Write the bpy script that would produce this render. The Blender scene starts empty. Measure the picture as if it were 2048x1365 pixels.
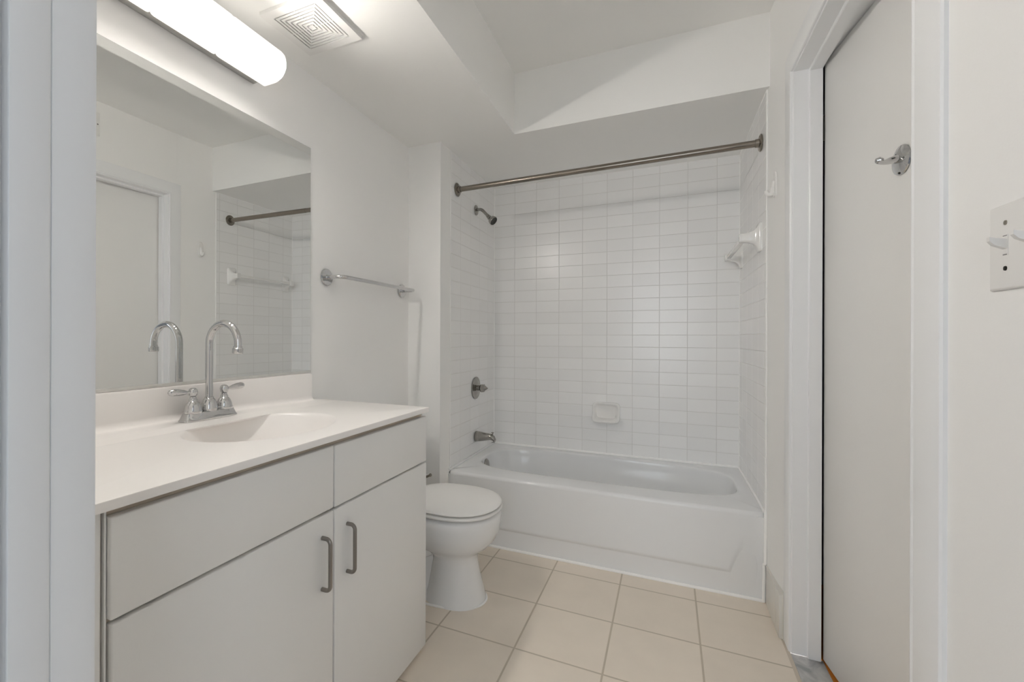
import bpy, bmesh, math, random
from mathutils import Vector, Matrix
random.seed(7)
C = bpy.context.scene.collection
SC = bpy.context.scene
R = math.radians
PI = math.pi

# ---------------------------------------------------------------- camera
cam_d = bpy.data.cameras.new('camera'); cam = bpy.data.objects.new('camera', cam_d); C.objects.link(cam)
cam_d.sensor_width = 36.0
cam_d.lens = 912.838 / 2048 * 36.0
cam_d.shift_x = (1024 - 914.404) / 2048
cam_d.shift_y = (676.308 - 682.5) / 2048
cam_d.clip_start = 0.01
cam.matrix_world = Matrix.Translation((0, 0, 1.1259)) @ Matrix.Rotation(R(24.3549), 4, 'Z') @ Matrix.Rotation(R(90), 4, 'X') @ Matrix.Rotation(R(0.1796), 4, 'Z')
SC.camera = cam
# ---------------------------------------------------------------- world (hallway daylight coming in behind the camera)
w = bpy.data.worlds.new('world'); SC.world = w; w.use_nodes = True
bg = w.node_tree.nodes['Background']; bg.inputs[0].default_value = (0.86, 0.93, 1.0, 1); bg.inputs[1].default_value = 3.0
LAMP = 88.0
LAMP_COL = (1.0, 0.948, 0.89, 1)
for (sx, sy, lx, ly, lz, rz) in ((1.7, 1.9, -.05, -2.85, 1.45, 0), (1.1, 1.4, 1.25, -1.55, 1.6, 90)):      # portals in the two hall windows, invented to give fill light
    pl = bpy.data.lights.new('added_window_portal', 'AREA'); pl.shape = 'RECTANGLE'; pl.size = sx; pl.size_y = sy; pl.cycles.is_portal = True
    po = bpy.data.objects.new('added_window_portal', pl); C.objects.link(po); po.location = (lx, ly, lz); po.rotation_euler = (R(90), 0, R(rz))
vs = SC.view_settings
SC.display_settings.display_device = 'sRGB'
vs.view_transform = 'Standard'; vs.look = 'None'; vs.exposure = 0.42; vs.gamma = 1.0; vs.use_curve_mapping = False
SC.cycles.use_denoising = True
SC.cycles.max_bounces = 12; SC.cycles.diffuse_bounces = 8; SC.cycles.glossy_bounces = 6
SC.cycles.sample_clamp_indirect = 6.0
SC.cycles.caustics_reflective = False; SC.cycles.caustics_refractive = False

# ---------------------------------------------------------------- materials
def mat(name, col, rough=0.5, metal=0.0, bump=0.0, scale=200.0, coat=0.0, emis=None, es=0.0, var=0.0, vscale=3.0, spec=0.5):
    m = bpy.data.materials.new(name); m.use_nodes = True
    nt = m.node_tree; b = nt.nodes['Principled BSDF']
    b.inputs['Base Color'].default_value = (*col, 1); b.inputs['Roughness'].default_value = rough
    b.inputs['Metallic'].default_value = metal; b.inputs['Coat Weight'].default_value = coat
    b.inputs['Specular IOR Level'].default_value = spec
    geo = nt.nodes.new('ShaderNodeNewGeometry')
    if var > 0:
        n = nt.nodes.new('ShaderNodeTexNoise'); n.inputs['Scale'].default_value = vscale; n.inputs['Detail'].default_value = 3
        nt.links.new(geo.outputs['Position'], n.inputs['Vector'])
        mx = nt.nodes.new('ShaderNodeMix'); mx.data_type = 'RGBA'
        mx.inputs[6].default_value = (*[c * (1 - var) for c in col], 1); mx.inputs[7].default_value = (*[min(1, c * (1 + var)) for c in col], 1)
        nt.links.new(n.outputs['Fac'], mx.inputs[0]); nt.links.new(mx.outputs[2], b.inputs['Base Color'])
    if bump > 0:
        n = nt.nodes.new('ShaderNodeTexNoise'); n.inputs['Scale'].default_value = scale; n.inputs['Detail'].default_value = 2
        nt.links.new(geo.outputs['Position'], n.inputs['Vector'])
        bp = nt.nodes.new('ShaderNodeBump'); bp.inputs['Strength'].default_value = bump; bp.inputs['Distance'].default_value = 0.001
        nt.links.new(n.outputs['Fac'], bp.inputs['Height']); nt.links.new(bp.outputs['Normal'], b.inputs['Normal'])
    if emis:
        b.inputs['Emission Color'].default_value = emis; b.inputs['Emission Strength'].default_value = es
    return m

def tile_mat(name, ax_u, ax_v, pu, pv, ou, ov, gap, col, grout, rough, rot=0.0, tilt=0.006, mottle=0.0, gdepth=0.6):
    """rectangular tiles laid from world position: grout mask, softened edges, a small tilt for each tile"""
    m = bpy.data.materials.new(name); m.use_nodes = True
    nt = m.node_tree; N = nt.nodes; L = nt.links; b = N['Principled BSDF']
    geo = N.new('ShaderNodeNewGeometry'); mp = N.new('ShaderNodeMapping'); mp.vector_type = 'POINT'
    mp.inputs['Rotation'].default_value = (0, 0, rot)
    L.new(geo.outputs['Position'], mp.inputs['Vector'])
    sep = N.new('ShaderNodeSeparateXYZ'); L.new(mp.outputs['Vector'], sep.inputs[0])
    def math_(op, a, bb=None):
        n = N.new('ShaderNodeMath'); n.operation = op
        for i, v in enumerate((a, bb)):
            if v is None: continue
            if isinstance(v, (int, float)): n.inputs[i].default_value = v
            else: L.new(v, n.inputs[i])
        return n.outputs[0]
    dist = []; cells = []
    for ax, p, o in ((ax_u, pu, ou), (ax_v, pv, ov)):
        t = math_('DIVIDE', math_('SUBTRACT', sep.outputs[ax], o), p)
        fr = math_('FRACT', t); cells.append(math_('FLOOR', t))
        e = math_('MULTIPLY', math_('MINIMUM', fr, math_('SUBTRACT', 1.0, fr)), p)
        dist.append(e)
    d = math_('MINIMUM', dist[0], dist[1])
    mr = N.new('ShaderNodeMapRange'); mr.interpolation_type = 'SMOOTHSTEP'
    mr.inputs[1].default_value = gap * 0.35; mr.inputs[2].default_value = gap * 0.65
    L.new(d, mr.inputs[0])
    hr = N.new('ShaderNodeMapRange'); hr.interpolation_type = 'SMOOTHSTEP'
    hr.inputs[1].default_value = gap * 0.3; hr.inputs[2].default_value = gap * 0.5 + 0.0022
    L.new(d, hr.inputs[0])
    cc = N.new('ShaderNodeCombineXYZ'); L.new(cells[0], cc.inputs[0]); L.new(cells[1], cc.inputs[1])
    wn = N.new('ShaderNodeTexWhiteNoise'); wn.noise_dimensions = '3D'; L.new(cc.outputs[0], wn.inputs['Vector'])
    # tile colour
    cm = N.new('ShaderNodeMix'); cm.data_type = 'RGBA'
    cm.inputs[6].default_value = (*[c * (1 - 0.02 - mottle) for c in col], 1); cm.inputs[7].default_value = (*[min(1, c * (1 + 0.02 + mottle)) for c in col], 1)
    if mottle > 0:
        nz = N.new('ShaderNodeTexNoise'); nz.inputs['Scale'].default_value = 9; nz.inputs['Detail'].default_value = 6
        L.new(geo.outputs['Position'], nz.inputs['Vector'])
        L.new(math_('ADD', math_('MULTIPLY', nz.outputs['Fac'], 0.8), math_('MULTIPLY', wn.outputs['Value'], 0.25)), cm.inputs[0])
    else:
        L.new(wn.outputs['Value'], cm.inputs[0])
    gm = N.new('ShaderNodeMix'); gm.data_type = 'RGBA'
    gm.inputs[6].default_value = (*grout, 1); L.new(mr.outputs[0], gm.inputs[0]); L.new(cm.outputs[2], gm.inputs[7])
    L.new(gm.outputs[2], b.inputs['Base Color'])
    rm = N.new('ShaderNodeMapRange'); rm.inputs[3].default_value = 0.8; rm.inputs[4].default_value = rough
    L.new(mr.outputs[0], rm.inputs[0]); L.new(rm.outputs[0], b.inputs['Roughness'])
    # normal: per-tile tilt + edge bump
    vm = N.new('ShaderNodeVectorMath'); vm.operation = 'SUBTRACT'; L.new(wn.outputs['Color'], vm.inputs[0]); vm.inputs[1].default_value = (.5, .5, .5)
    vs_ = N.new('ShaderNodeVectorMath'); vs_.operation = 'SCALE'; L.new(vm.outputs[0], vs_.inputs[0]); vs_.inputs['Scale'].default_value = tilt
    va = N.new('ShaderNodeVectorMath'); va.operation = 'ADD'; L.new(geo.outputs['Normal'], va.inputs[0]); L.new(vs_.outputs[0], va.inputs[1])
    vn = N.new('ShaderNodeVectorMath'); vn.operation = 'NORMALIZE'; L.new(va.outputs[0], vn.inputs[0])
    bp = N.new('ShaderNodeBump'); bp.inputs['Strength'].default_value = gdepth; bp.inputs['Distance'].default_value = 0.0012
    L.new(hr.outputs[0], bp.inputs['Height']); L.new(vn.outputs[0], bp.inputs['Normal']); L.new(bp.outputs['Normal'], b.inputs['Normal'])
    return m

M = {}
M['paint'] = mat('wall_paint', (0.91, 0.905, 0.89), 0.55, bump=0.12, scale=260)
M['ceil'] = mat('ceiling_paint', (0.91, 0.905, 0.885), 0.7, bump=0.1, scale=300)
M['trim'] = mat('trim_gloss_paint', (0.87, 0.875, 0.88), 0.3, bump=0.03, scale=60)
M['door'] = mat('door_paint', (0.88, 0.875, 0.86), 0.35, bump=0.08, scale=150)
TILEC = (0.91, 0.907, 0.90); GROUT = (0.70, 0.69, 0.67)
M['tile_b'] = tile_mat('glazed_tile_back', 0, 2, .1541, .0765, -.9497, 1.3006, .0022, TILEC, GROUT, 0.24)
M['tile_l'] = tile_mat('glazed_tile_left', 1, 2, .1541, .0765, 2.478, 1.3006, .0022, TILEC, GROUT, 0.24)
M['tile_r'] = tile_mat('glazed_tile_right', 1, 2, .1541, .0765, 2.500, 1.3006, .0022, TILEC, GROUT, 0.24)
M['floor'] = tile_mat('floor_tile', 0, 1, .3075, .3075, -.8120, 2.2070, .0065, (0.80, 0.72, 0.62), (0.54, 0.475, 0.385), 0.42, rot=R(0.46), tilt=0.003, mottle=0.05, gdepth=0.4)
M['base_tile'] = mat('baseboard_tile', (0.72, 0.70, 0.65), 0.35, var=0.04, vscale=12)
M['porc'] = mat('white_porcelain', (0.82, 0.825, 0.828), 0.09, coat=0.2)
M['enamel'] = mat('tub_enamel', (0.82, 0.828, 0.834), 0.10)
M['cer'] = mat('white_ceramic', (0.86, 0.85, 0.83), 0.1, coat=0.3)
M['caulk'] = mat('white_caulk', (0.95, 0.945, 0.93), 0.5)
M['lam'] = mat('white_laminate', (0.82, 0.815, 0.80), 0.38, bump=0.03, scale=400)
M['cab'] = mat('cabinet_edge', (0.62, 0.55, 0.46), 0.6)
M['cult'] = mat('cultured_marble', (0.92, 0.893, 0.868), 0.28, coat=0.15)
M['chrome'] = mat('polished_chrome', (0.63, 0.63, 0.63), 0.04, metal=1)
M['dchrome'] = mat('aged_chrome', (0.37, 0.355, 0.33), 0.12, metal=1)
M['nickel'] = mat('brushed_nickel', (0.27, 0.24, 0.205), 0.24, metal=1)
M['pull'] = mat('satin_pull_metal', (0.30, 0.28, 0.26), 0.33, metal=1)
M['bplate'] = mat('lamp_back_plate_metal', (0.60, 0.59, 0.57), 0.35, metal=1)
M['mirror'] = mat('mirror_silver', (0.86, 0.87, 0.86), 0.0, metal=1)
M['medge'] = mat('mirror_edge', (0.12, 0.12, 0.12), 0.4)
M['chan'] = mat('mirror_channel', (0.80, 0.79, 0.76), 0.35, metal=1)
M['plast'] = mat('white_plastic', (0.84, 0.83, 0.81), 0.3)
M['dark'] = mat('duct_shade_black', (0.008, 0.008, 0.007), 1.0, spec=0.0)
M['face'] = mat('shower_face_rubber', (0.03, 0.028, 0.025), 0.45)
M['hinge'] = mat('dark_bronze', (0.05, 0.045, 0.04), 0.4, metal=1)
M['glow'] = mat('opal_glass_lit', (0.9, 0.9, 0.88), 0.25, emis=LAMP_COL, es=LAMP)
def lamp_glass():
    # emission shaped by normal: strongest front and below, sparing the wall and ceiling
    m = M['glow']; nt = m.node_tree; b = nt.nodes['Principled BSDF']
    g = nt.nodes.new('ShaderNodeNewGeometry'); sp = nt.nodes.new('ShaderNodeSeparateXYZ'); nt.links.new(g.outputs['Normal'], sp.inputs[0])
    mr = nt.nodes.new('ShaderNodeMapRange'); mr.interpolation_type = 'SMOOTHSTEP'
    mr.inputs[1].default_value = 0.735; mr.inputs[2].default_value = 1.0; mr.inputs[3].default_value = 0.74; mr.inputs[4].default_value = LAMP
    ma = nt.nodes.new('ShaderNodeMath'); ma.operation = 'MULTIPLY'; ma.inputs[1].default_value = -0.525; nt.links.new(sp.outputs['Z'], ma.inputs[0])
    mb = nt.nodes.new('ShaderNodeMath'); mb.operation = 'MULTIPLY_ADD'; mb.inputs[1].default_value = 0.85; nt.links.new(sp.outputs['X'], mb.inputs[0]); nt.links.new(ma.outputs[0], mb.inputs[2])
    nt.links.new(mb.outputs[0], mr.inputs[0]); nt.links.new(mr.outputs[0], b.inputs['Emission Strength'])
lamp_glass()
M['slot'] = mat('brass_screw', (0.35, 0.32, 0.27), 0.3, metal=1)

def marble():
    m = bpy.data.materials.new('grey_marble'); m.use_nodes = True; nt = m.node_tree; b = nt.nodes['Principled BSDF']
    g = nt.nodes.new('ShaderNodeNewGeometry'); n = nt.nodes.new('ShaderNodeTexNoise'); n.inputs['Scale'].default_value = 14; n.inputs['Detail'].default_value = 8; n.inputs['Distortion'].default_value = 1.6
    nt.links.new(g.outputs['Position'], n.inputs['Vector'])
    r = nt.nodes.new('ShaderNodeValToRGB'); r.color_ramp.elements[0].position = .35; r.color_ramp.elements[1].position = .65
    r.color_ramp.elements[0].color = (.30, .31, .32, 1); r.color_ramp.elements[1].color = (.58, .58, .57, 1)
    nt.links.new(n.outputs['Fac'], r.inputs[0]); nt.links.new(r.outputs[0], b.inputs['Base Color']); b.inputs['Roughness'].default_value = .3
    return m
M['marble'] = marble()
def wood():
    m = bpy.data.materials.new('orange_wood_floor'); m.use_nodes = True; nt = m.node_tree; b = nt.nodes['Principled BSDF']
    g = nt.nodes.new('ShaderNodeNewGeometry'); mp = nt.nodes.new('ShaderNodeMapping'); mp.inputs['Scale'].default_value = (30, 2, 1)
    n = nt.nodes.new('ShaderNodeTexNoise'); n.inputs['Scale'].default_value = 3; n.inputs['Detail'].default_value = 6
    nt.links.new(g.outputs['Position'], mp.inputs['Vector']); nt.links.new(mp.outputs[0], n.inputs['Vector'])
    r = nt.nodes.new('ShaderNodeValToRGB'); r.color_ramp.elements[0].color = (.42, .13, .015, 1); r.color_ramp.elements[1].color = (.75, .30, .05, 1)
    nt.links.new(n.outputs['Fac'], r.inputs[0]); nt.links.new(r.outputs[0], b.inputs['Base Color']); b.inputs['Roughness'].default_value = .35
    return m
M['wood'] = wood()
M['hallfloor'] = mat('unseen_hall_floor', (0.30, 0.30, 0.31), 0.9)  # neutral grey on the invented hall floor, avoids coloured bounce
M['hallwall'] = mat('unseen_wall_paint', (0.42, 0.43, 0.45), 0.7)  # unseen walls, kept dim for dark chrome reflections and door gap

# ---------------------------------------------------------------- mesh helpers (all in world coordinates; the object's origin is set on linking)
ORG = {}
def link(name, bm, m, parent=None, org=(0, 0, 0), ang=35, flat=False):
    if parent is not None: org = ORG[parent.name]
    bmesh.ops.recalc_face_normals(bm, faces=bm.faces[:])
    bmesh.ops.translate(bm, verts=bm.verts[:], vec=-Vector(org))
    me = bpy.data.meshes.new(name); bm.to_mesh(me); bm.free()
    me.materials.append(M[m] if isinstance(m, str) else m)
    if not flat:
        me.polygons.foreach_set('use_smooth', [True] * len(me.polygons)); me.set_sharp_from_angle(angle=R(ang))
    o = bpy.data.objects.new(name, me); C.objects.link(o)
    if parent is not None: o.parent = parent
    else: o.location = org
    ORG[o.name] = tuple(org)
    return o
def tag(o, label, cat, group=None):
    o['label'] = label; o['category'] = cat
    if group: o['group'] = group
    return o
def thing(name, label, cat, org, group=None):
    o = bpy.data.objects.new(name, None); C.objects.link(o); o.location = org; o.empty_display_size = .05
    ORG[o.name] = tuple(org)
    return tag(o, label, cat, group)
def struct(name, bm, m, **k):
    o = link(name, bm, m, **k); o['kind'] = 'structure'; return o
NB = bmesh.new
def box(bm, x0, x1, y0, y1, z0, z1, bev=0.0, seg=2):
    t = bmesh.new()
    vs = [t.verts.new((x, y, z)) for x in (x0, x1) for y in (y0, y1) for z in (z0, z1)]
    for f in ((0, 1, 3, 2), (4, 6, 7, 5), (0, 4, 5, 1), (2, 3, 7, 6), (0, 2, 6, 4), (1, 5, 7, 3)):
        t.faces.new([vs[i] for i in f])
    if bev > 0: bmesh.ops.bevel(t, geom=t.edges[:], offset=bev, segments=seg, affect='EDGES', profile=.5)
    merge(bm, t)
    return bm
def merge(bm, t, mtx=None):
    if mtx is not None: bmesh.ops.transform(t, matrix=mtx, verts=t.verts[:])
    me = bpy.data.meshes.new('tmp'); t.to_mesh(me); t.free(); bm.from_mesh(me); bpy.data.meshes.remove(me)
def loft(bm, loops, cap0=True, cap1=True):
    rows = [[bm.verts.new(p) for p in lp] for lp in loops]
    n = len(rows[0])
    for a, b in zip(rows, rows[1:]):
        for i in range(n):
            j = (i + 1) % n
            bm.faces.new((a[i], a[j], b[j], b[i]))
    if cap0: bm.faces.new(rows[0][::-1])
    if cap1: bm.faces.new(rows[-1])
    return rows
def tube(bm, pts, r, seg=20, cap=True):
    pts = [Vector(p) for p in pts]; rr = r if isinstance(r, (list, tuple)) else [r] * len(pts)
    t0 = (pts[1] - pts[0]).normalized(); up = Vector((0, 0, 1)) if abs(t0.z) < .9 else Vector((1, 0, 0))
    u = t0.cross(up).normalized(); loops = []
    for i, p in enumerate(pts):
        t = (pts[min(i + 1, len(pts) - 1)] - pts[max(i - 1, 0)]).normalized()
        u = (u - t * u.dot(t)).normalized(); v = t.cross(u)
        loops.append([p + (u * math.cos(2 * PI * k / seg) + v * math.sin(2 * PI * k / seg)) * rr[i] for k in range(seg)])
    loft(bm, loops, cap, cap)
    return bm
def lathe(bm, prof, org, axis, seg=36):
    """prof: list of (radius, height) along axis"""
    a = Vector(axis).normalized(); up = Vector((0, 0, 1)) if abs(a.z) < .9 else Vector((1, 0, 0))
    u = a.cross(up).normalized(); v = a.cross(u); o = Vector(org)
    loops = [[o + a * h + (u * math.cos(2 * PI * k / seg) + v * math.sin(2 * PI * k / seg)) * max(r, 1e-5) for k in range(seg)] for r, h in prof]
    loft(bm, loops)
    return bm
def fillet(pts, rad, n=6):
    """round the inner corners of a polyline"""
    P = [Vector(p) for p in pts]; out = [P[0]]
    for i in range(1, len(P) - 1):
        a, b, c = P[i - 1], P[i], P[i + 1]; d1 = (a - b).normalized(); d2 = (c - b).normalized()
        rr = rad if not isinstance(rad, (list, tuple)) else rad[i - 1]
        ang = d1.angle(d2); l = min(rr / math.tan(ang / 2), (a - b).length * .49, (c - b).length * .49); re = l * math.tan(ang / 2)
        cen = b + (d1 + d2).normalized() * (re / math.sin(ang / 2)); s = (b + d1 * l) - cen; e = (b + d2 * l) - cen
        w_ = s.angle(e)
        for k in range(n + 1): out.append(cen + (s * math.sin((1 - k / n) * w_) + e * math.sin(k / n * w_)) / math.sin(w_))
    out.append(P[-1]); return out
def extrude(bm, poly, axis, a, b):
    """poly: 2-D outline in the two other axes (cyclic order x,y,z without axis)"""
    def mk(p, t):
        return {'x': (t, p[0], p[1]), 'y': (p[0], t, p[1]), 'z': (p[0], p[1], t)}[axis]
    loft(bm, [[mk(p, a) for p in poly], [mk(p, b) for p in poly]])
    return bm
def sup(cx, cy, a, b, n, k=64):
    out = []
    for i in range(k):
        t = 2 * PI * i / k; c, s = math.cos(t), math.sin(t)
        out.append((cx + a * math.copysign(abs(c) ** (2 / n), c), cy + b * math.copysign(abs(s) ** (2 / n), s)))
    return out

def smooth_rows(rows, m=4):
    """Catmull-Rom refinement of a stack of loops, for smooth reflections"""
    out = []
    for i in range(len(rows) - 1):
        p = [rows[max(0, i - 1)], rows[i], rows[i + 1], rows[min(len(rows) - 1, i + 2)]]
        for k in range(m):
            t = k / m
            out.append([tuple(.5 * (2 * b[c] + (d[c] - a[c]) * t + (2 * a[c] - 5 * b[c] + 4 * d[c] - e[c]) * t * t + (3 * b[c] - a[c] - 3 * d[c] + e[c]) * t ** 3) for c in range(3)) for a, b, d, e in zip(*p)])
    out.append([tuple(q) for q in rows[-1]]); return out

# ---------------------------------------------------------------- dimensions
XW, XR, YN, YB = -1.300, 0.420, 0.215, 3.080
ZL, ZH = 2.1885, 2.502
XS, YS = -0.711, 2.288
# ================================================================= SETTING
bm = NB(); box(bm, XW - .1, XR - .016, .095, YB + .1, -.1, 0); struct('floor', bm, 'floor', flat=True)
bm = NB(); box(bm, XW - .1, XW, .095, YB + .1, 0, 2.65); struct('wall_left', bm, 'paint', flat=True)
bm = NB(); box(bm, XW, XR + .085, YB, YB + .1, 0, 2.65); struct('wall_back', bm, 'paint', flat=True)
bm = NB()
box(bm, XR, XR + .085, .095, 1.072, -.1, 2.65); extrude(bm, [(XR, 2.0), (XR, 2.03), (.4015, 2.315), (.4015, 2.4), (XR, 2.4), (XR, YB), (XR + .085, YB), (XR + .085, 2.0)], 'z', -.1, 2.65); box(bm, XR, XR + .085, 1.072, 2.000, 2.105, 2.65)
struct('wall_right', bm, 'paint', flat=True)
bm = NB()
box(bm, XW, -.470, .095, YN, 0, 2.65); box(bm, .402, XR, .095, YN, 0, 2.65); box(bm, -.470, .402, .095, YN, 2.10, 2.65)
struct('wall_near', bm, 'paint', flat=True)
bm = NB(); box(bm, XW, -1.1012, 2.209, YB, 0, ZL); struct('wall_alcove', bm, 'paint', flat=True)
bm = NB(); box(bm, XS, XR, YN, YS, ZH, 2.65); struct('ceiling', bm, 'ceil', flat=True)
bm = NB()
L_ = [(XW, YN), (XS, YN), (XS, YS), (XR, YS), (XR, YB), (XW, YB)]
extrude(bm, L_, 'z', ZL, 2.65)
struct('ceiling_soffit', bm, 'ceil', flat=True)
# glazed tile linings of the tub alcove, thin bull-nosed front edges
bm = NB(); box(bm, -1.100, .398, 3.068, YB, .383, ZL); struct('wall_back_tile', bm, 'tile_b', flat=True)
bm = NB(); box(bm, -1.1045, -1.100, 2.335, 3.068, .383, ZL); struct('wall_left_tile', bm, 'tile_l', flat=True)
bm = NB(); box(bm, .398, XR, 2.315, 3.068, .383, ZL); struct('wall_right_tile', bm, 'tile_r', flat=True)
bm = NB()
tube(bm, [(-1.1015, 2.336, .39), (-1.1015, 2.336, ZL)], .0032, 10)
tube(bm, [(.3985, 2.316, .39), (.3985, 2.316, ZL)], .0032, 10)
tube(bm, [(-1.100, 3.068, .383), (-1.100, 3.068, 2.186)], .0035, 10)
tube(bm, [(.398, 3.068, .383), (.398, 3.068, 2.186)], .0035, 10)
tube(bm, [(.398, 2.32, 2.1885), (.398, 3.066, 2.1885)], .003, 10)
struct('trim_1', bm, 'caulk')
# tiled skirting between tub and door casing
bm = NB()
box(bm, .397, XR, 2.060, 2.135, .001, .166, .0015); box(bm, .397, XR, 2.137, 2.303, .001, .164, .0015)
struct('baseboard_right', bm, 'base_tile')
# door casing on the right wall: jambs, stops, flat casing with a small bead
bm = NB()
YO0, YO1, ZD = 1.102, 1.980, 2.084          # clear opening between the jambs
CW, XF = .078, .409                          # casing width, casing face
def casing_loop(y0, y1, z1, x):              # a U shaped line through the frame
    return [(x, y0, 0.006), (x, y0, z1), (x, y1, z1), (x, y1, 0.006)]
def casing(bm, plane, e0, e1, ztop, prof, k0=1.0):
    """prof: closed outline of (outward offset, position along wall normal); U-shaped sweep with mitres"""
    sides = []
    for off, dep in prof:
        o0 = off * k0
        pts = [(e0 - o0, 0.006), (e0 - o0, ztop + off), (e1 + off, ztop + off), (e1 + off, 0.006)]
        sides.append([((dep, y, z) if plane == 'x' else (y, dep, z)) for y, z in pts])
    n = len(sides); rows = [[bm.verts.new(sides[j][i]) for j in range(n)] for i in range(4)]
    for a, b in zip(rows, rows[1:]):
        for i in range(n): bm.faces.new((a[i], a[(i + 1) % n], b[(i + 1) % n], b[i]))
    bm.faces.new(rows[0][::-1]); bm.faces.new(rows[-1])
casing(bm, 'x', YO0, YO1, ZD, [(0.000, .42), (0.000, .4125), (.0015, .4100), (.006, .4088), (.010, .4105), (.014, .4094), (.070, .4090), (.076, .4105), (.078, .414), (.078, .42)], 1.27)
casing(bm, 'x', YO0, YO1, ZD, [(-.006, .503), (-.006, .4185), (-.004, .4170), (.014, .4170), (.014, .503)])
casing(bm, 'x', YO0 + .006, YO1 - .006, ZD - .006, [(-.012, .500), (-.012, .4650), (-.0105, .4630), (.0005, .4630), (.0005, .500)])
box(bm, .502, .60, YO0, YO1, ZD + .008, ZD + .03)
struct('trim_2', bm, 'trim', ang=25)
# marble threshold
bm = NB(); box(bm, .416, .509, YO0 + .003, YO1 - .003, -.02, .003, .001); struct('trim_3', bm, 'marble')
bm = NB(); box(bm, .404, .416, 1.05, 2.055, -.02, .0005); struct('trim_4', bm, 'cab', flat=True)
# entry doorway frame that the camera looks through
bm = NB()
e0, e1 = -.449, .385
casing(bm, 'y', e0, e1, 2.08, [(0.000, .200), (0.000, .2285), (.0012, .2320), (.005, .2335), (.010, .2325), (.013, .2335), (.066, .2340), (.070, .231), (.070, .215), (.021, .2149), (.021, .200)])
casing(bm, 'y', e0, e1, 2.08, [(-.0015, .1730), (-.0015, .1960), (-.0005, .1985), (.0015, .2003), (.021, .2003), (.021, .1730)])
casing(bm, 'y', e0, e1, 2.08, [(.010, .1640), (.010, .1735), (.021, .1735), (.021, .1640)])
casing(bm, 'y', e0, e1, 2.08, [(-.0015, .097), (-.0015, .1645), (.021, .1645), (.021, .097)])
struct('trim_5', bm, 'trim', ang=25)
# invented hallway behind the camera, windows added for fill; closet beyond ajar door
bm = NB(); box(bm, -1.5, 1.2, -2.8, .095, -.1, -.002); struct('floor', bm, 'hallfloor', flat=True)
bm = NB(); box(bm, -1.6, -1.5, -2.8, .095, -.1, 2.6); box(bm, 1.2, 1.3, -2.8, -2.1, -.1, 2.6); box(bm, 1.2, 1.3, -1.0, .095, -.1, 2.6); box(bm, 1.2, 1.3, -2.1, -1.0, -.1, .9); box(bm, 1.2, 1.3, -2.1, -1.0, 2.3, 2.6); box(bm, -1.6, 1.3, -2.8, .095, 2.5, 2.6); box(bm, XR + .085, 1.3, .0, .095, -.1, 2.6); box(bm, -1.6, -1.40, .0, .095, -.1, 2.6)
box(bm, -1.6, -.9, -2.9, -2.8, -.1, 2.6); box(bm, .8, 1.3, -2.9, -2.8, -.1, 2.6); box(bm, -.9, .8, -2.9, -2.8, -.1, .5); box(bm, -.9, .8, -2.9, -2.8, 2.4, 2.6)
struct('wall_invented_hall', bm, 'hallwall', flat=True)
bm = NB(); box(bm, .509, 1.7, .6, 2.6, -.1, -.002); struct('floor', bm, 'wood', flat=True)
bm = NB()
box(bm, 1.7, 1.75, .55, 2.65, -.1, 2.5); box(bm, .505, 1.75, .55, .6, -.1, 2.5); box(bm, .505, 1.75, 2.6, 2.65, -.1, 2.5); box(bm, .505, 1.75, .55, 2.65, 2.45, 2.5)
struct('wall_closet_blocker', bm, 'hallwall', flat=True)  # unseen box added to block light behind the door gap
# ajar flush door, hinged at its far edge, swinging away from the bathroom
HX, HY = .5070, 1.971
du = Vector((.1175, -.9931, 0)).normalized(); dn = Vector((du.y, -du.x, 0))      # along the slab, and facing the bathroom (-x)
if dn.x > 0: dn = -dn
DM = Matrix(((du.x, -dn.x, 0, HX), (du.y, -dn.y, 0, HY), (0, 0, 1, 0), (0, 0, 0, 1)))   # local: x along the slab, y away from the bathroom
t = NB(); box(t, 0, .865, 0, .035, .012, 2.086, .002); bm = NB(); merge(bm, t, DM)
door = struct('door_1', bm, 'door')
bm = NB()
for z in (1.86,):
    t = NB(); lathe(t, [(.0, -.045), (.006, -.044), (.006, .044), (.0, .045)], (.0, .0, z), (0, 0, 1), 14); box(t, -.004, .003, .002, .034, z - .044, z + .044)
    merge(bm, t, Matrix.Translation((-.001, .006, 0)) @ DM)
link('hinge', bm, 'hinge', door)  # hinge, its dark barrel standing in for the unlit recess

# ================================================================= BATHTUB
tub = thing('bathtub', 'white enamel bathtub set in the tiled alcove', 'bathtub', (-.35, 2.69, 0))
bm = NB()
X0, X1, Y0, Y1, ZR = -1.1008, .4010, 2.312, 3.067, .380
K = 256
cx, cy, a0, b0 = -.344, 2.735, .682, .267
def rect_loop(x0, x1, y0, y1, z, rad):
    # K points of a rounded rectangle matched by angle to the opening
    out = []; mx, my = (x0 + x1) / 2, (y0 + y1) / 2; hx, hy = (x1 - x0) / 2, (y1 - y0) / 2
    sp = sup(0, 0, 1, 1, 2, K)
    for (c, s) in sp:
        # superellipse with a very high exponent = rectangle
        n = 40; q = (abs(c) ** n + abs(s) ** n) ** (-1 / n)
        out.append((mx + hx * c * q, my + hy * s * q, z))
    return out
loops = [rect_loop(X0, X1, Y0 + .012, Y1, 0.004, 0), rect_loop(X0, X1, Y0 + .004, Y1, ZR - .034, 0), rect_loop(X0, X1, Y0, Y1, ZR - .018, 0), rect_loop(X0, X1, Y0 + .0018, Y1, ZR - .0105, 0), rect_loop(X0, X1, Y0 + .0055, Y1, ZR - .0050, 0), rect_loop(X0, X1, Y0 + .011, Y1, ZR - .0016, 0), rect_loop(X0 + .001, X1 - .001, Y0 + .018, Y1 - .001, ZR, 0)]
def inner(da, db, z, n, dx=0, dy=0):
    return [(x, y, z) for x, y in sup(cx + dx, cy + dy, a0 + da, b0 + db, n, K)]
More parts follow.
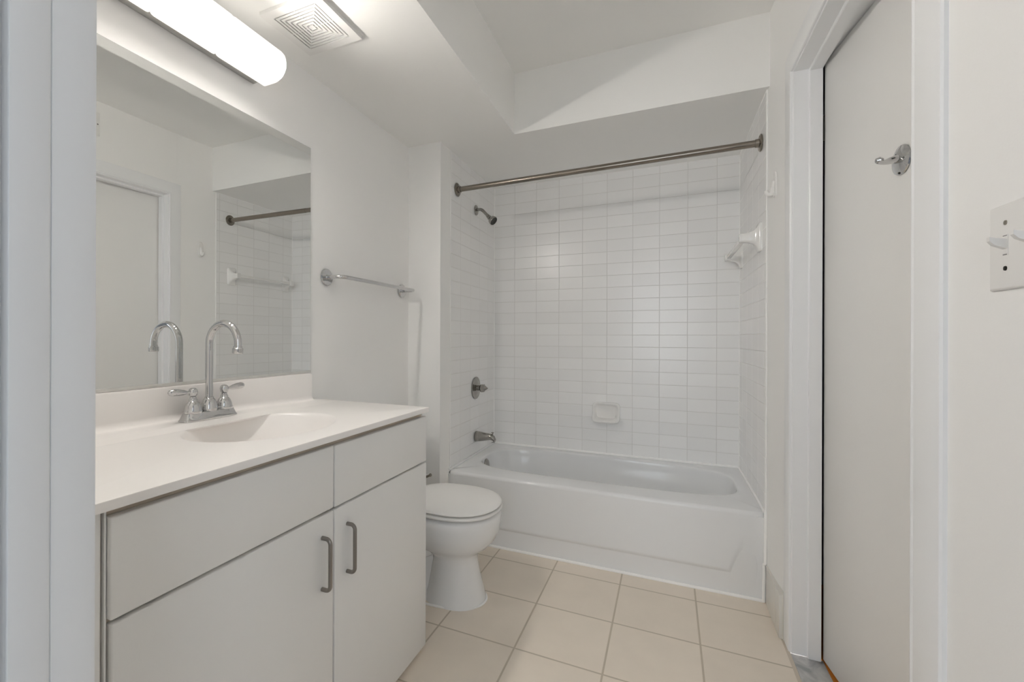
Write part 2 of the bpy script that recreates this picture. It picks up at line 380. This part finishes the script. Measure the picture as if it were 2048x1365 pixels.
loops += [inner(.030, .022, ZR + .0005, 4.2), inner(.012, .010, ZR - .001, 4), inner(.004, .003, ZR - .004, 3.8), inner(-.002, -.002, ZR - .012, 3.7), inner(-.010, -.008, ZR - .06, 3.6, -.002),
          inner(-.03, -.03, ZR - .16, 3.5, -.01), inner(-.055, -.05, .13, 3.4, -.02), inner(-.085, -.07, .085, 3.2, -.03), inner(-.15, -.11, .066, 3.0, -.04), inner(-.40, -.2, .060, 2.6, -.1)]
loops = loops[:7] + smooth_rows(loops[7:], 5)
loft(bm, loops, cap0=False, cap1=True)
bowl = link('tub_body', bm, 'enamel', tub, ang=50)
# apron with its raised, slant-ended panel
bm = NB(); nx, nz = 170, 60
def sst(a, b, x):
    t = max(0, min(1, (x - a) / (b - a))); return t * t * (3 - 2 * t)
grid = []
for j in range(nz + 1):
    z = .001 + (ZR - .017 - .001) * j / nz; row = []
    for i in range(nx + 1):
        x = X0 + (X1 - X0) * i / nx
        xr_ = .275 + (z - .105) * .34; xl_ = -1.0 - (z - .105) * .3
        ins = min(sst(0, .024, z - .092), sst(0, .026, xr_ + .004 - x), sst(0, .026, x - xl_))
        fade = 1 - sst(.12, .33, z)
        y = Y0 + .010 * (1 - sst(0, .36, z)) * 0 + .0120 * (1 - ins) * fade
        row.append(bm.verts.new((x, y, z)))
    grid.append(row)
for j in range(nz):
    for i in range(nx): bm.faces.new((grid[j][i], grid[j][i + 1], grid[j + 1][i + 1], grid[j + 1][i]))
r = bmesh.ops.extrude_face_region(bm, geom=bm.faces[:])
for v in [g for g in r['geom'] if isinstance(g, bmesh.types.BMVert)]: v.co.y = Y0 + .016
link('apron', bm, 'enamel', tub, ang=60)
bm = NB()
for p, q in (((-1.0985, 2.32, .3835), (-1.0985, 3.06, .3835)), ((-1.09, 3.0665, .3835), (.39, 3.0665, .3835)), ((.3965, 2.32, .3835), (.3965, 3.06, .3835))): tube(bm, [p, q], .0072, 10)
tube(bm, [(-1.09, 2.3195, .004), (.392, 2.3190, .004)], .0072, 10)
tube(bm, fillet([(.3985, 2.316, .395), (.396, 2.309, .36), (.3955, 2.309, .168), (.391, 2.312, .165), (.391, 2.312, .004)], .01, 4), .0065, 10)
tube(bm, [(-1.1010, 2.334, .40), (-1.1010, 2.314, .372), (-1.1010, 2.3135, .004)], .003, 8)
link('caulk_bead', bm, 'caulk', tub)
bm = NB(); ov = Vector((-1.016, 2.700, .328)); ax = Vector((1, 0, .15))
lathe(bm, [(.0, -.006), (.034, -.006), (.0365, 0), (.036, .004), (.032, .008), (.022, .0115), (.008, .013), (0, .013)], ov, ax)
box(bm, ov.x + .012, ov.x + .018, ov.y - .003, ov.y + .003, ov.z - .020, ov.z - .005, .001)
link('overflow_plate', bm, 'dchrome', tub)

# ================================================================= SHOWER FITTINGS
Y_ = 2.716
sh = thing('shower_fixture', 'small chrome shower head on a bent arm below the left end of the curtain rod', 'shower', (-1.10, Y_, 1.946))
bm = NB(); lathe(bm, [(0, 0), (.032, 0), (.0325, .003), (.030, .006), (.016, .009), (.012, .010), (0, .010)], (-1.10, Y_, 1.946), (1, 0, 0)); link('flange', bm, 'dchrome', sh)
bm = NB(); arm = fillet([(-1.097, Y_, 1.948), (-1.062, Y_, 1.948), (-1.012, Y_, 1.893)], .035, 10); tube(bm, arm, .0095, 18)
d_ = Vector((.05, -.004, -.055)).normalized(); p0 = Vector((-1.022, Y_, 1.904))
lathe(bm, [(.0095, 0), (.012, .001), (.012, .012), (.0105, .013), (.0105, .016), (.0145, .017), (.0145, .026), (.011, .030), (.0, .031)], p0, d_, 8 * 3); link('arm', bm, 'dchrome', sh)
bm = NB(); q0 = p0 + d_ * .028; hd_ = Vector((.75, -.18, -.62)).normalized()
lathe(bm, [(.0, 0), (.010, .0), (.017, .004), (.025, .014), (.0285, .026), (.0285, .034), (.0265, .037), (.0255, .0365)], q0, hd_); headp = link('head', bm, 'dchrome', sh)
bm = NB(); lathe(bm, [(0, .033), (.0255, .033), (.0255, .0372), (.021, .0385), (.018, .0372), (0, .0372)], q0, hd_); link('spray_face', bm, 'face', headp)

vv = thing('shower_valve', 'round chrome shower valve with an angular clear-tipped knob on the left tile wall', 'shower valve', (-1.10, 2.717, .806))
bm = NB(); lathe(bm, [(0, 0), (.066, 0), (.071, .003), (.071, .006), (.064, .0085), (.058, .0075), (.050, .009), (.036, .014), (.030, .015), (0, .015)], (-1.10, 2.717, .806), (1, 0, 0), 48); link('escutcheon', bm, 'dchrome', vv)
bm = NB(); lathe(bm, [(0, .012), (.017, .013), (.017, .030), (.013, .032), (.013, .036), (.0, .036)], (-1.10, 2.717, .806), (1, 0, 0), 24)
lathe(bm, [(.0, .034), (.022, .035), (.028, .042), (.028, .058), (.020, .062), (.003, .084), (0, .084)], (-1.10, 2.717, .806), (1, 0, 0), 6); link('knob', bm, 'dchrome', vv, ang=20)

sp = thing('tub_spout', 'chrome tub spout with diverter pin above the left end of the bathtub', 'tub spout', (-1.10, 2.72, .493))
bm = NB(); secs = []
for x, z, ry, rz in ((-1.1, .494, .027, .031), (-1.095, .495, .030, .034), (-1.07, .496, .028, .031), (-1.03, .498, .024, .025), (-.998, .500, .022, .020), (-.985, .497, .021, .019), (-.974, .490, .020, .018)):
    secs.append([(x, 2.72 + ry * math.cos(2 * PI * k / 28), z + rz * math.sin(2 * PI * k / 28)) for k in range(28)])
secs.append([(-.968 + .012 * math.sin(2 * PI * k / 28) * .4, 2.72 + .018 * math.cos(2 * PI * k / 28), .478 + .009 * math.sin(2 * PI * k / 28)) for k in range(28)])
secs.append([(-.980 + .014 * math.sin(2 * PI * k / 28), 2.72 + .017 * math.cos(2 * PI * k / 28), .468 + .003 * math.sin(2 * PI * k / 28)) for k in range(28)])
loft(bm, secs); link('spout_body', bm, 'dchrome', sp, ang=60)
bm = NB(); lathe(bm, [(0, 0), (.004, 0), (.004, .012), (.009, .014), (.009, .017), (.0, .019)], (-.984, 2.72, .512), (0, 0, 1), 16); link('diverter_pin', bm, 'dchrome', sp)

rod = thing('shower_curtain_rod', 'dark nickel shower curtain rod spanning the tub alcove', 'curtain rod', (-.35, 2.422, 2.0))
bm = NB(); tube(bm, [(-1.098, 2.420, 1.989), (.396, 2.432, 2.008)], .0148, 28); tube(bm, [(-.35, 2.4262, 1.9985), (.393, 2.432, 2.008)], .0156, 28); link('rod', bm, 'nickel', rod)
for x, y, z, s in ((-1.0995, 2.420, 1.989, 1), (.3975, 2.432, 2.008, -1)):
    bm = NB(); lathe(bm, [(0, 0), (.036, 0), (.0385, .0025), (.0385, .005), (.034, .009), (.019, .011), (.0185, .024), (.016, .0245)], (x, y, z), (s, 0, 0), 40)
    f = link('flange', bm, 'nickel', rod)
    for k in range(3):
        bm = NB(); a = PI / 2 + 2 * PI * k / 3 + .5; lathe(bm, [(0, 0), (.0035, 0), (.003, .002), (0, .0025)], (x + s * .0085, y + .027 * math.cos(a), z + .027 * math.sin(a)), (s, 0, 0), 12)
        link('screw', bm, 'hinge', f)

# recessed looking soap dish on the back wall
sd = thing('soap_dish', 'white ceramic soap dish on the back tile wall above the tub', 'soap dish', (-.336, 3.068, .58))
bm = NB(); lp = []
zc, hh, ww = .652, .0635, .084
for yy, w_, h_, n in ((3.068, ww, hh, 6), (3.058, ww, hh, 6), (3.050, ww - .002, hh - .002, 6), (3.046, ww - .006, hh - .006, 6), (3.045, ww - .010, hh - .010, 6), (3.047, ww - .014, hh - .014, 6), (3.056, ww - .018, hh - .019, 6), (3.061, ww - .026, hh - .026, 5)):
    low = max(0, 1 - abs(yy - 3.046) / .012)
    lp.append([(x, yy - (.046 * sst(-.2, 1, (zc - z) / hh) if 3.044 < yy < 3.0605 else 0), z) for x, z in sup(-.336, zc, w_, h_, n, 72)])
loft(bm, lp, True, True); link('dish', bm, 'cer', sd, ang=60)

# ceramic towel rail on the right tile wall
cr = thing('ceramic_towel_rail', 'white ceramic towel rail with two flared posts on the right tile wall', 'towel rail', (.398, 2.715, 1.585))
def post(yc, s):
    bm = NB(); lp = []
    for x, hy, z0, z1, n in ((.398, .036, 1.520, 1.650, 9), (.390, .036, 1.520, 1.650, 9), (.386, .033, 1.524, 1.646, 8), (.380, .026, 1.543, 1.630, 5), (.368, .021, 1.557, 1.617, 4), (.350, .019, 1.564, 1.610, 4), (.328, .0185, 1.567, 1.606, 5), (.317, .0180, 1.567, 1.606, 6), (.314, .0165, 1.569, 1.604, 6), (.3135, .012, 1.574, 1.600, 5)):
        lp.append([(x, y, z) for y, z in sup(yc, (z0 + z1) / 2, hy, (z1 - z0) / 2, n, 48)])
    loft(bm, lp); return link('post', bm, 'cer', cr, ang=50)
post(2.446, 1); post(2.985, -1)
bm = NB(); box(bm, .322, .342, 2.458, 2.973, 1.5765, 1.5965, .002); link('bar', bm, 'cer', cr)

# adhesive hook on the plaster right wall
hk = thing('adhesive_hook', 'white plastic adhesive hook on the right wall beside the tub', 'hook', (.4085, 2.20, 1.75))
bm = NB(); lp = []
for x, hy, hz in ((.4095, .021, .053), (.4055, .021, .053), (.4035, .0195, .0515), (.403, .017, .049)):
    lp.append([(x, y, z) for y, z in sup(2.20, 1.748, hy, hz, 3, 40)])
loft(bm, lp); link('plate', bm, 'plast', hk)
bm = NB(); pts = fillet([(.405, 2.20, 1.760), (.400, 2.20, 1.735), (.396, 2.20, 1.710), (.381, 2.20, 1.709), (.376, 2.20, 1.726)], .009, 6)
tube(bm, pts, [.010 - .003 * i / (len(pts) - 1) for i in range(len(pts))], 14); link('hook_arm', bm, 'plast', hk)
bm = NB(); box(bm, .3985, .403, 2.186, 2.214, 1.699, 1.712, .002); link('hook_base', bm, 'plast', hk)

# robe hook on the door
rh = thing('robe_hook', 'chrome robe hook with round plate on the ajar white door', 'robe hook', tuple(DM @ Vector((.432, 0, 1.588))))
pc = DM @ Vector((.432, 0, 1.588)); nd = (DM.to_3x3() @ Vector((0, -1, 0))).normalized()
bm = NB(); lathe(bm, [(0, 0), (.037, 0), (.0385, .0015), (.037, .0045), (.028, .0085), (.016, .0115), (.0, .0125)], pc, nd, 48); link('plate', bm, 'chrome', rh)
bm = NB(); sdv = Vector((0, 0, 1)); P = [pc + nd * .010 + sdv * .003, pc + nd * .024 + sdv * .001, pc + nd * .036 - sdv * .002, pc + nd * .043 - sdv * .001, pc + nd * .048 + sdv * .003]
tube(bm, P, [.0115, .009, .0065, .0065, .009], 20)
lathe(bm, [(0, -.009), (.006, -.007), (.009, 0), (.006, .007), (0, .009)], P[-1] + sdv * .001, nd, 20); link('hook_arm', bm, 'chrome', rh)
bm = NB(); lathe(bm, [(0, 0), (.003, 0), (.003, .004), (0, .0042)], pc + Vector((0, 0, -.0315)) + nd * .004, (nd - sdv).normalized(), 12); link('set_screw', bm, 'hinge', rh)

# double toggle switch
sw = thing('light_switch', 'white two-gang toggle switch plate on the right wall next to the door casing', 'light switch', (XR, .832, 1.25))
bm = NB(); t_ = NB(); box(t_, .4145, .4198, .773, .890, 1.193, 1.308)
ed = [e for e in t_.edges if all(abs(v.co.x - .4145) < 1e-6 for v in e.verts)]
bmesh.ops.bevel(t_, geom=ed, offset=.004, segments=4, affect='EDGES', profile=.5); merge(bm, t_); link('plate', bm, 'plast', sw)
for y, up in ((.855, 1), (.809, 1)):
    bm = NB(); box(bm, .4138, .4147, y - .0055, y + .0055, 1.238, 1.266, .0003)
    lp = [[(.4145, y - .0047, 1.2465), (.4145, y + .0047, 1.2465), (.4145, y + .0047, 1.2595), (.4145, y - .0047, 1.2595)],
          [(.402, y - .0040, 1.2525), (.402, y + .0040, 1.2525), (.402, y + .0040, 1.2620), (.402, y - .0040, 1.2620)],
          [(.3975, y - .0034, 1.2580), (.3975, y + .0034, 1.2580), (.3975, y + .0034, 1.2635), (.3975, y - .0034, 1.2635)]]
    loft(bm, lp); tg = link('toggle', bm, 'plast', sw)
    
    for zs in (1.2388, 1.2640):
        bm = NB(); box(bm, .4136, .4142, y - .0040, y + .0040, zs, zs + .001); link('slot', bm, 'medge', tg)
    for z, mm in ((1.282, 'slot'), (1.221, 'hinge')):
        bm = NB(); lathe(bm, [(0, 0), (.0032, 0), (.0030, .0012), (.001, .0016), (0, .0016)], (.4146, y, z), (-1, 0, 0), 16); link('screw', bm, mm, sw)
# blank plate above the door, only seen in the mirror
wp = thing('wall_plate', 'white blank wall plate high above the door, seen at the left mirror edge', 'wall plate', (XR, 1.51, 2.365))
bm = NB(); box(bm, .414, .4198, 1.452, 1.568, 2.297, 2.434, .002); link('plate', bm, 'plast', wp)
bm = NB(); lathe(bm, [(0, 0), (.004, 0), (.003, .001), (0, .0015)], (.414, 1.556, 2.364), (-1, 0, 0), 12); link('screw', bm, 'medge', wp)

# ================================================================= MIRROR
mi = thing('wall_mirror', 'large frameless wall mirror over the vanity', 'mirror', (-1.298, .75, .985))
bm = NB(); box(bm, -1.2995, -1.2965, .222, 1.4295, .9925, 1.8875); link('backing', bm, 'medge', mi)
bm = NB(); box(bm, -1.2966, -1.2955, .223, 1.4285, .9935, 1.8865); link('glass', bm, 'mirror', mi, flat=True)
bm = NB(); box(bm, -1.2995, -1.292, .222, 1.4300, .9845, .9935, .0008); link('bottom_channel', bm, 'chan', mi)

# ================================================================= VANITY
va = thing('vanity_cabinet', 'white flat-front vanity cabinet under the sink top', 'cabinet', (-1.04, .94, 0))
bm = NB()
box(bm, -1.296, -.8015, 1.438, 1.4555, .004, .858); box(bm, -1.296, -.8015, .419, .436, .004, .858)
box(bm, -1.296, -.86, .436, 1.438, .02, .036); box(bm, -1.296, -1.288, .436, 1.438, .036, .80)
box(bm, -.82, -.8015, .436, 1.438, .835, .858); box(bm, -.82, -.8015, .436, 1.438, .66, .70); box(bm, -.82, -.8015, .935, .975, .02, .835); box(bm, -.82, -.8015, .436, 1.438, .004, .05)
box(bm, -.82, -.8015, .436, .46, .02, .835); box(bm, -.82, -.8015, 1.41, 1.438, .02, .835)
link('carcass', bm, 'cab', va, flat=True)
bm = NB(); box(bm, -1.296, -.803, 1.4555, 1.4585, .004, .857); link('side_panel', bm, 'lam', va)
bm = NB(); box(bm, -.803, -.7915, .4205, .4235, .004, .857, .0006); link('edge_strip', bm, 'lam', va)
bm = NB(); box(bm, -.815, -.792, .232, .4155, .004, .857, .001); link('filler_strip', bm, 'lam', va)
def front(name, y0, y1, z0, z1):
    bm = NB(); box(bm, -.8013, -.783, y0, y1, z0, z1, .003, 3); return link(name, bm, 'lam', va, ang=45)
front('sink_front', .4250, .9520, .6820, .8440)
front('drawer', .9575, 1.4615, .6805, .8425)
dl = front('door', .4270, .9520, .0150, .6750); dr = front('door', .9575, 1.4625, .0150, .6745)
for p, y in ((dl, .9085), (dr, 1.0080)):
    bm = NB(); tube(bm, fillet([(-.784, y, .620), (-.757, y, .620), (-.757, y, .491), (-.784, y, .491)], .014, 8), .0052, 18); link('handle', bm, 'pull', p)

vt = thing('countertop', 'cream cultured-marble vanity top with integral oval basin', 'countertop', (-1.03, .84, .8585))
bm = NB(); K = 144; scx, scy, sa, sb = -1.0318, .9581, .1752, .2196
def ang_loop(inset, z):
    x0, x1, y0, y1 = -1.2985 , -.770 - inset, YN + .002, 1.457 - inset; out = []
    for k in range(K):
        t = 2 * PI * k / K; c, s = math.cos(t), math.sin(t)
        q = min(((x1 - scx) if c > 0 else (x0 - scx)) / c if abs(c) > 1e-9 else 1e9, ((y1 - scy) if s > 0 else (y0 - scy)) / s if abs(s) > 1e-9 else 1e9)
        out.append([scx + c * q, scy + s * q, z])
    # snap the nearest vertex to every corner
    for px, py in ((x0, y0), (x0, y1), (x1, y0), (x1, y1)):
        j = min(range(K), key=lambda i: (out[i][0] - px) ** 2 + (out[i][1] - py) ** 2); out[j][0], out[j][1] = px, py
    return [tuple(p) for p in out]
def ell(f, z, dx=0): return [(scx + dx + sa * f * math.cos(2 * PI * k / K), scy + sb * f * math.sin(2 * PI * k / K), z) for k in range(K)]
T = .8765
loft(bm, [ang_loop(.004, T - .018), ang_loop(0, T - .0165), ang_loop(0, T - .003), ang_loop(.0012, T - .0008), ang_loop(.0035, T),
          ell(1.045, T)] + smooth_rows([ell(1.015, T - .0004), ell(.993, T - .0030), ell(.968, T - .0095), ell(.925, T - .024), ell(.86, T - .046), ell(.76, T - .074), ell(.62, T - .100), ell(.42, T - .122), ell(.2, T - .134, -.01), ell(.11, T - .137, -.02)], 4), cap0=False)
link('counter', bm, 'cult', vt, ang=40)
bm = NB(); lathe(bm, [(0, 0), (.021, 0), (.023, .002), (.019, .004), (.008, .003), (0, .003)], (scx - .02, scy, T - .1375), (0, 0, 1), 28); link('drain', bm, 'chrome', vt)
# backsplash with cove and the raised faucet ledge in front of it
bm = NB(); lp = []
for Y in [YN + .002, .5, .8, 1.06, 1.12, 1.18, 1.24, 1.30, 1.36, 1.40, 1.412, 1.418, 1.422]:
    h = .0095 * (1 - sst(1.06, 1.36, Y)); e = sst(1.408, 1.422, Y)
    pr = [(-1.2985, T - .004), (-1.2985, .984), (-1.2850, .984), (-1.2815, .9828), (-1.2800, .9795), (-1.2800, T + h + .020)]
    for k in range(1, 7):
        a = PI + (PI / 2) * k / 6; pr.append((-1.262 + .018 * math.cos(a), T + h + .020 + .0195 * math.sin(a)))
    pr += [(-1.240, T + h + .0002), (-1.205, T + h + .0002), (-1.195, T + h * .85 + .0002), (-1.175, T + h * .15 + .0002), (-1.165, T + .0002), (-1.165, T - .004)]
    lp.append([(x, Y, z - (.003 * e if z > .97 else 0)) for x, z in pr])
loft(bm, lp); link('backsplash', bm, 'cult', vt, ang=40)

# ================================================================= FAUCET
FX, FY, FZ = -1.228, .930, T + .0099
fa = thing('faucet', 'chrome gooseneck centerset faucet with two lever handles on the vanity top', 'faucet', (FX, FY, FZ))
bm = NB(); lp = []
for z, hx, hy, n in ((0, .0275, .086, 4.5), (.003, .0275, .086, 4.5), (.006, .0255, .083, 4.5), (.016, .0225, .079, 4.2), (.022, .021, .0765, 4), (.024, .018, .073, 4)):
    lp.append([(x, y, FZ + z) for x, y in sup(FX, FY, hx, hy, n, 72)])
loft(bm, lp); link('base_plate', bm, 'chrome', fa, ang=30)
bm = NB()
lathe(bm, [(0, .022), (.0225, .022), (.0235, .027), (.0225, .034), (.020, .046), (.0155, .056), (.0125, .059), (.0125, .063), (.0105, .064), (0, .066)], (FX, FY, FZ), (0, 0, 1), 40)
arc = [(FX, FY, FZ + .06), (FX, FY, 1.02)]
cxm, rad = FX + .061, .061
for k in range(33):
    a = PI - (PI * 1.04) * k / 32; arc.append((cxm + rad * math.cos(a), FY - .002 * k / 32, 1.105 + rad * math.sin(a)))
tube(bm, arc, .0103, 28); link('spout', bm, 'chrome', fa)
bm = NB(); e_ = Vector(arc[-1]); dd = (Vector(arc[-1]) - Vector(arc[-2])).normalized()
lathe(bm, [(0, -.004), (.0118, -.003), (.0122, .002), (.0145, .004), (.0145, .016), (.0135, .018), (.012, .0175), (0, .0165)], e_, dd, 36); link('aerator', bm, 'chrome', fa)
for s in (-1, 1):
    hy = FY + s * .051; bm = NB()
    lathe(bm, [(0, .022), (.0245, .022), (.0250, .027), (.0225, .031), (.0225, .034), (.0205, .042), (.0165, .051), (.0115, .056), (.0110, .061), (.0085, .064), (.0085, .069), (0, .07)], (FX, hy, FZ), (0, 0, 1), 40)
    hb = link('handle', bm, 'chrome', fa)
    bm = NB(); hz = FZ + .082
    lathe(bm, [(0, -.013), (.007, -.0125), (.0105, -.009), (.0125, 0), (.0105, .008), (.006, .0115), (0, .0125)], (FX, hy, hz), (0, 0, 1), 28)
    tube(bm, [(FX, hy + s * .008, hz), (FX, hy + s * .016, hz), (FX, hy + s * .020, hz + .0005), (FX, hy + s * .030, hz + .0015), (FX, hy + s * .045, hz + .003), (FX, hy + s * .060, hz + .004), (FX, hy + s * .068, hz + .0045), (FX, hy + s * .072, hz + .0047)], [.006, .0045, .005, .0078, .0098, .0100, .0075, .003], 22)
    link('lever', bm, 'chrome', hb)

# ================================================================= VANITY LIGHT
vl = thing('vanity_light', 'bar wall light with three glowing opal glass shades above the mirror', 'light', (XW, .87, 2.0))
bm = NB(); box(bm, XW + .0005, -1.262, .585, 1.150, 2.004, 2.098, .002); link('back_plate', bm, 'bplate', vl)
def shade(y0, y1):
    bm = NB(); lp = []
    def prof(f, y):
        out = [(-1.2615, y, 2.051 + .056 * f), ]
        out = []
        for k in range(25):
            a = PI / 2 - PI * k / 24; out.append((-1.218 + .056 * f * math.cos(a), y, 2.051 + .056 * f * math.sin(a)))
        out.append((-1.2615, y, 2.051 - .056 * f)); out.append((-1.2615, y, 2.051 + .056 * f)); return out
    for f, y in ((.90, y0), (.97, y0 + .003), (1, y0 + .009), (1, y1 - .009), (.97, y1 - .003), (.90, y1)): lp.append(prof(f, y))
    loft(bm, lp); return link('shade', bm, 'glow', vl, ang=50)
shade(.582, .7745); shade(.7765, .9715); shade(.9735, 1.168)

# ================================================================= EXHAUST VENT
ve = thing('exhaust_vent', 'square white ceiling exhaust fan grille with concentric slots', 'vent', (-1.088, 1.206, 2.1885))
vx, vy = -1.088, 1.2065
bm = NB(); H0, H1 = .1175, .087
for (a, b, c, d) in ((-H0, H0, -H0, -H1), (-H0, H0, H1, H0), (-H0, -H1, -H1, H1), (H1, H0, -H1, H1)): box(bm, vx + a, vx + b, vy + c, vy + d, 2.1765, 2.1883)
link('frame', bm, 'plast', ve, flat=True)
bm = NB(); p_ = .01215; g_ = .0038
for k in range(7):
    h = H1 - g_ - k * p_; w_ = p_ - g_
    if k == 6: box(bm, vx - h, vx + h, vy - h, vy + h, 2.1770, 2.181); continue
    for (a, b, c, d) in ((-h, h, -h, -h + w_), (-h, h, h - w_, h), (-h, -h + w_, -h + w_, h - w_), (h - w_, h, -h + w_, h - w_)): box(bm, vx + a, vx + b, vy + c, vy + d, 2.1770, 2.181)
box(bm, vx - .0012, vx + .0012, vy - H1, vy + H1, 2.1772, 2.1805); box(bm, vx - H1, vx + H1, vy - .0012, vy + .0012, 2.1772, 2.1805)
for s in (-1, 1):
    t = NB(); box(t, -H1 * 1.41, H1 * 1.41, -.001, .001, 2.1772, 2.1805); merge(bm, t, Matrix.Translation((vx, vy, 0)) @ Matrix.Rotation(s * PI / 4, 4, 'Z'))
link('grille', bm, 'plast', ve, flat=True)
bm = NB(); box(bm, vx - H1, vx + H1, vy - H1, vy + H1, 2.186, 2.1883); link('duct_shade_plate', bm, 'dark', ve, flat=True)  # flat black plate painted as the deep shade inside the duct

# ================================================================= CHROME TOWEL BAR
tb = thing('towel_bar', 'chrome towel bar on the left wall between mirror and corner', 'towel bar', (XW, 1.83, 1.38))
for y in (1.526, 2.134):
    bm = NB(); lathe(bm, [(0, 0), (.034, 0), (.036, .002), (.036, .006), (.033, .009), (.012, .010), (.0115, .012), (0, .012)], (XW + .0003, y, 1.380), (1, 0, 0), 44); link('flange', bm, 'chrome', tb)
bm = NB(); tube(bm, fillet([(-1.292, 1.526, 1.380), (-1.214, 1.526, 1.379), (-1.214, 2.134, 1.379), (-1.292, 2.134, 1.380)], .030, 10), .0085, 24); link('bar', bm, 'chrome', tb)

# ================================================================= PAPER HOLDER (on the cabinet's side)
ph = thing('toilet_paper_holder', 'nickel paper holder arm on the vanity side, its tip beside the toilet', 'paper holder', (-.90, 1.4585, .60))
bm = NB(); lathe(bm, [(0, 0), (.022, 0), (.022, .004), (.012, .008), (0, .008)], (-.915, 1.4587, .595), (0, 1, 0), 28); link('flange', bm, 'nickel', ph)
bm = NB(); pts = fillet([(-.915, 1.462, .595), (-.915, 1.53, .595), (-.832, 1.53, .592), (-.802, 1.53, .607)], [.015, .012], 8); tube(bm, pts, .0045, 14)
lathe(bm, [(0, -.004), (.0055, -.003), (.0065, 0), (.0055, .003), (0, .004)], pts[-1], (pts[-1] - pts[-2]), 14); link('arm', bm, 'nickel', ph)

# ================================================================= TOILET
TY = 1.822
to = thing('toilet', 'white porcelain toilet with closed round lid between vanity and tub', 'toilet', (-.95, TY, 0))
def egg(xb, xf, hw, z, k=56, n=2.15, bias=.0):
    """egg outline: xb rear x, xf front x"""
    m = xf - (xf - xb) * (.46 if xf - xb > .32 else .5); out = []
    for i in range(k):
        t = 2 * PI * i / k; c, s = math.cos(t), math.sin(t)
        ax = (xf - m) if c > 0 else (m - xb); nn = n if c > 0 else (2.7 if xf - xb > .32 else 2.3)
        out.append((m + ax * math.copysign(abs(c) ** (2 / nn), c), TY + hw * math.copysign(abs(s) ** (2 / nn), s), z))
    return out
bm = NB()   # front column flaring into the bowl
loft(bm, [egg(-.968, -.693, .118, .000), egg(-.967, -.696, .116, .012), egg(-.950, -.706, .107, .05), egg(-.936, -.722, .096, .11), egg(-.926, -.732, .089, .165), egg(-.930, -.731, .090, .190),
          egg(-.965, -.715, .104, .212), egg(-1.01, -.680, .140, .238), egg(-1.04, -.652, .165, .270), egg(-1.055, -.636, .179, .310), egg(-1.06, -.630, .184, .350), egg(-1.06, -.630, .184, .369), egg(-1.058, -.633, .181, .379), egg(-1.05, -.645, .168, .3835)])
link('bowl', bm, 'porc', to, ang=60)
bm = NB()   # foot and trapway behind the column
loft(bm, [egg(-1.17, -.86, .112, .0), egg(-1.17, -.86, .110, .014), egg(-1.165, -.87, .085, .035), egg(-1.155, -.88, .072, .12), egg(-1.15, -.88, .070, .20), egg(-1.16, -.90, .085, .27), egg(-1.20, -.93, .12, .33), egg(-1.22, -.95, .15, .375), egg(-1.22, -.96, .148, .388)])
for s in (-1, 1):
    pts = [Vector((-.93, TY + s * .045, .215)), Vector((-.975, TY + s * .070, .205)), Vector((-1.02, TY + s * .080, .165)), Vector((-1.05, TY + s * .080, .12)), Vector((-1.10, TY + s * .072, .07)), Vector((-1.13, TY + s * .060, .03))]
    tube(bm, pts, [.040, .046, .048, .048, .044, .036], 24)
link('trapway', bm, 'porc', to, ang=60)
bm = NB(); loft(bm, [egg(-1.02, -.660, .155, .3845), egg(-1.03, -.652, .163, .3925), egg(-1.04, -.631, .184, .3935), egg(-1.04, -.628, .187, .3965), egg(-1.04, -.628, .187, .4025), egg(-1.038, -.631, .184, .4062), egg(-1.03, -.640, .175, .4068)]); link('seat', bm, 'plast', to, ang=60)
bm = NB(); loft(bm, [egg(-1.02, -.665, .150, .4070), egg(-1.03, -.650, .165, .4115), egg(-1.045, -.632, .185, .4125), egg(-1.047, -.629, .188, .417), egg(-1.045, -.632, .185, .4225), egg(-1.035, -.645, .174, .4275), egg(-1.01, -.68, .145, .4305), egg(-.95, -.76, .07, .432)])
box(bm, -1.075, -1.04, TY - .10, TY - .06, .395, .425, .004); box(bm, -1.075, -1.04, TY + .06, TY + .10, .395, .425, .004); link('lid', bm, 'plast', to, ang=60)
bm = NB(); lp = []
for z, hx, hy in ((.389, .078, .185), (.40, .085, .195), (.50, .090, .205), (.72, .094, .213), (.725, .093, .212)):
    lp.append([(x, y, z) for x, y in sup(-1.194, TY, hx, hy, 6, 56)])
loft(bm, lp); tk = link('tank', bm, 'porc', to, ang=50)
bm = NB(); lp = []
for z, hx, hy in ((.725, .096, .216), (.731, .101, .222), (.748, .101, .222), (.754, .096, .217)): lp.append([(x, y, z) for x, y in sup(-1.196, TY, hx, hy, 6, 56)])
loft(bm, lp); link('tank_lid', bm, 'porc', to, ang=50)
bm = NB(); lathe(bm, [(0, 0), (.011, 0), (.011, .006), (0, .007)], (-1.101, TY - .15, .67), (1, 0, 0), 18); tube(bm, [(-1.091, TY - .15, .67), (-1.089, TY - .11, .667), (-1.090, TY - .075, .662)], [.006, .005, .006], 12); link('flush_lever', bm, 'chrome', to)
bm = NB(); b1 = [Vector(p) for p in egg(-1.175, -.690, .120, .003, 72)]
tube(bm, b1 + [b1[0]], .005, 8, False); link('caulk_bead', bm, 'caulk', to)
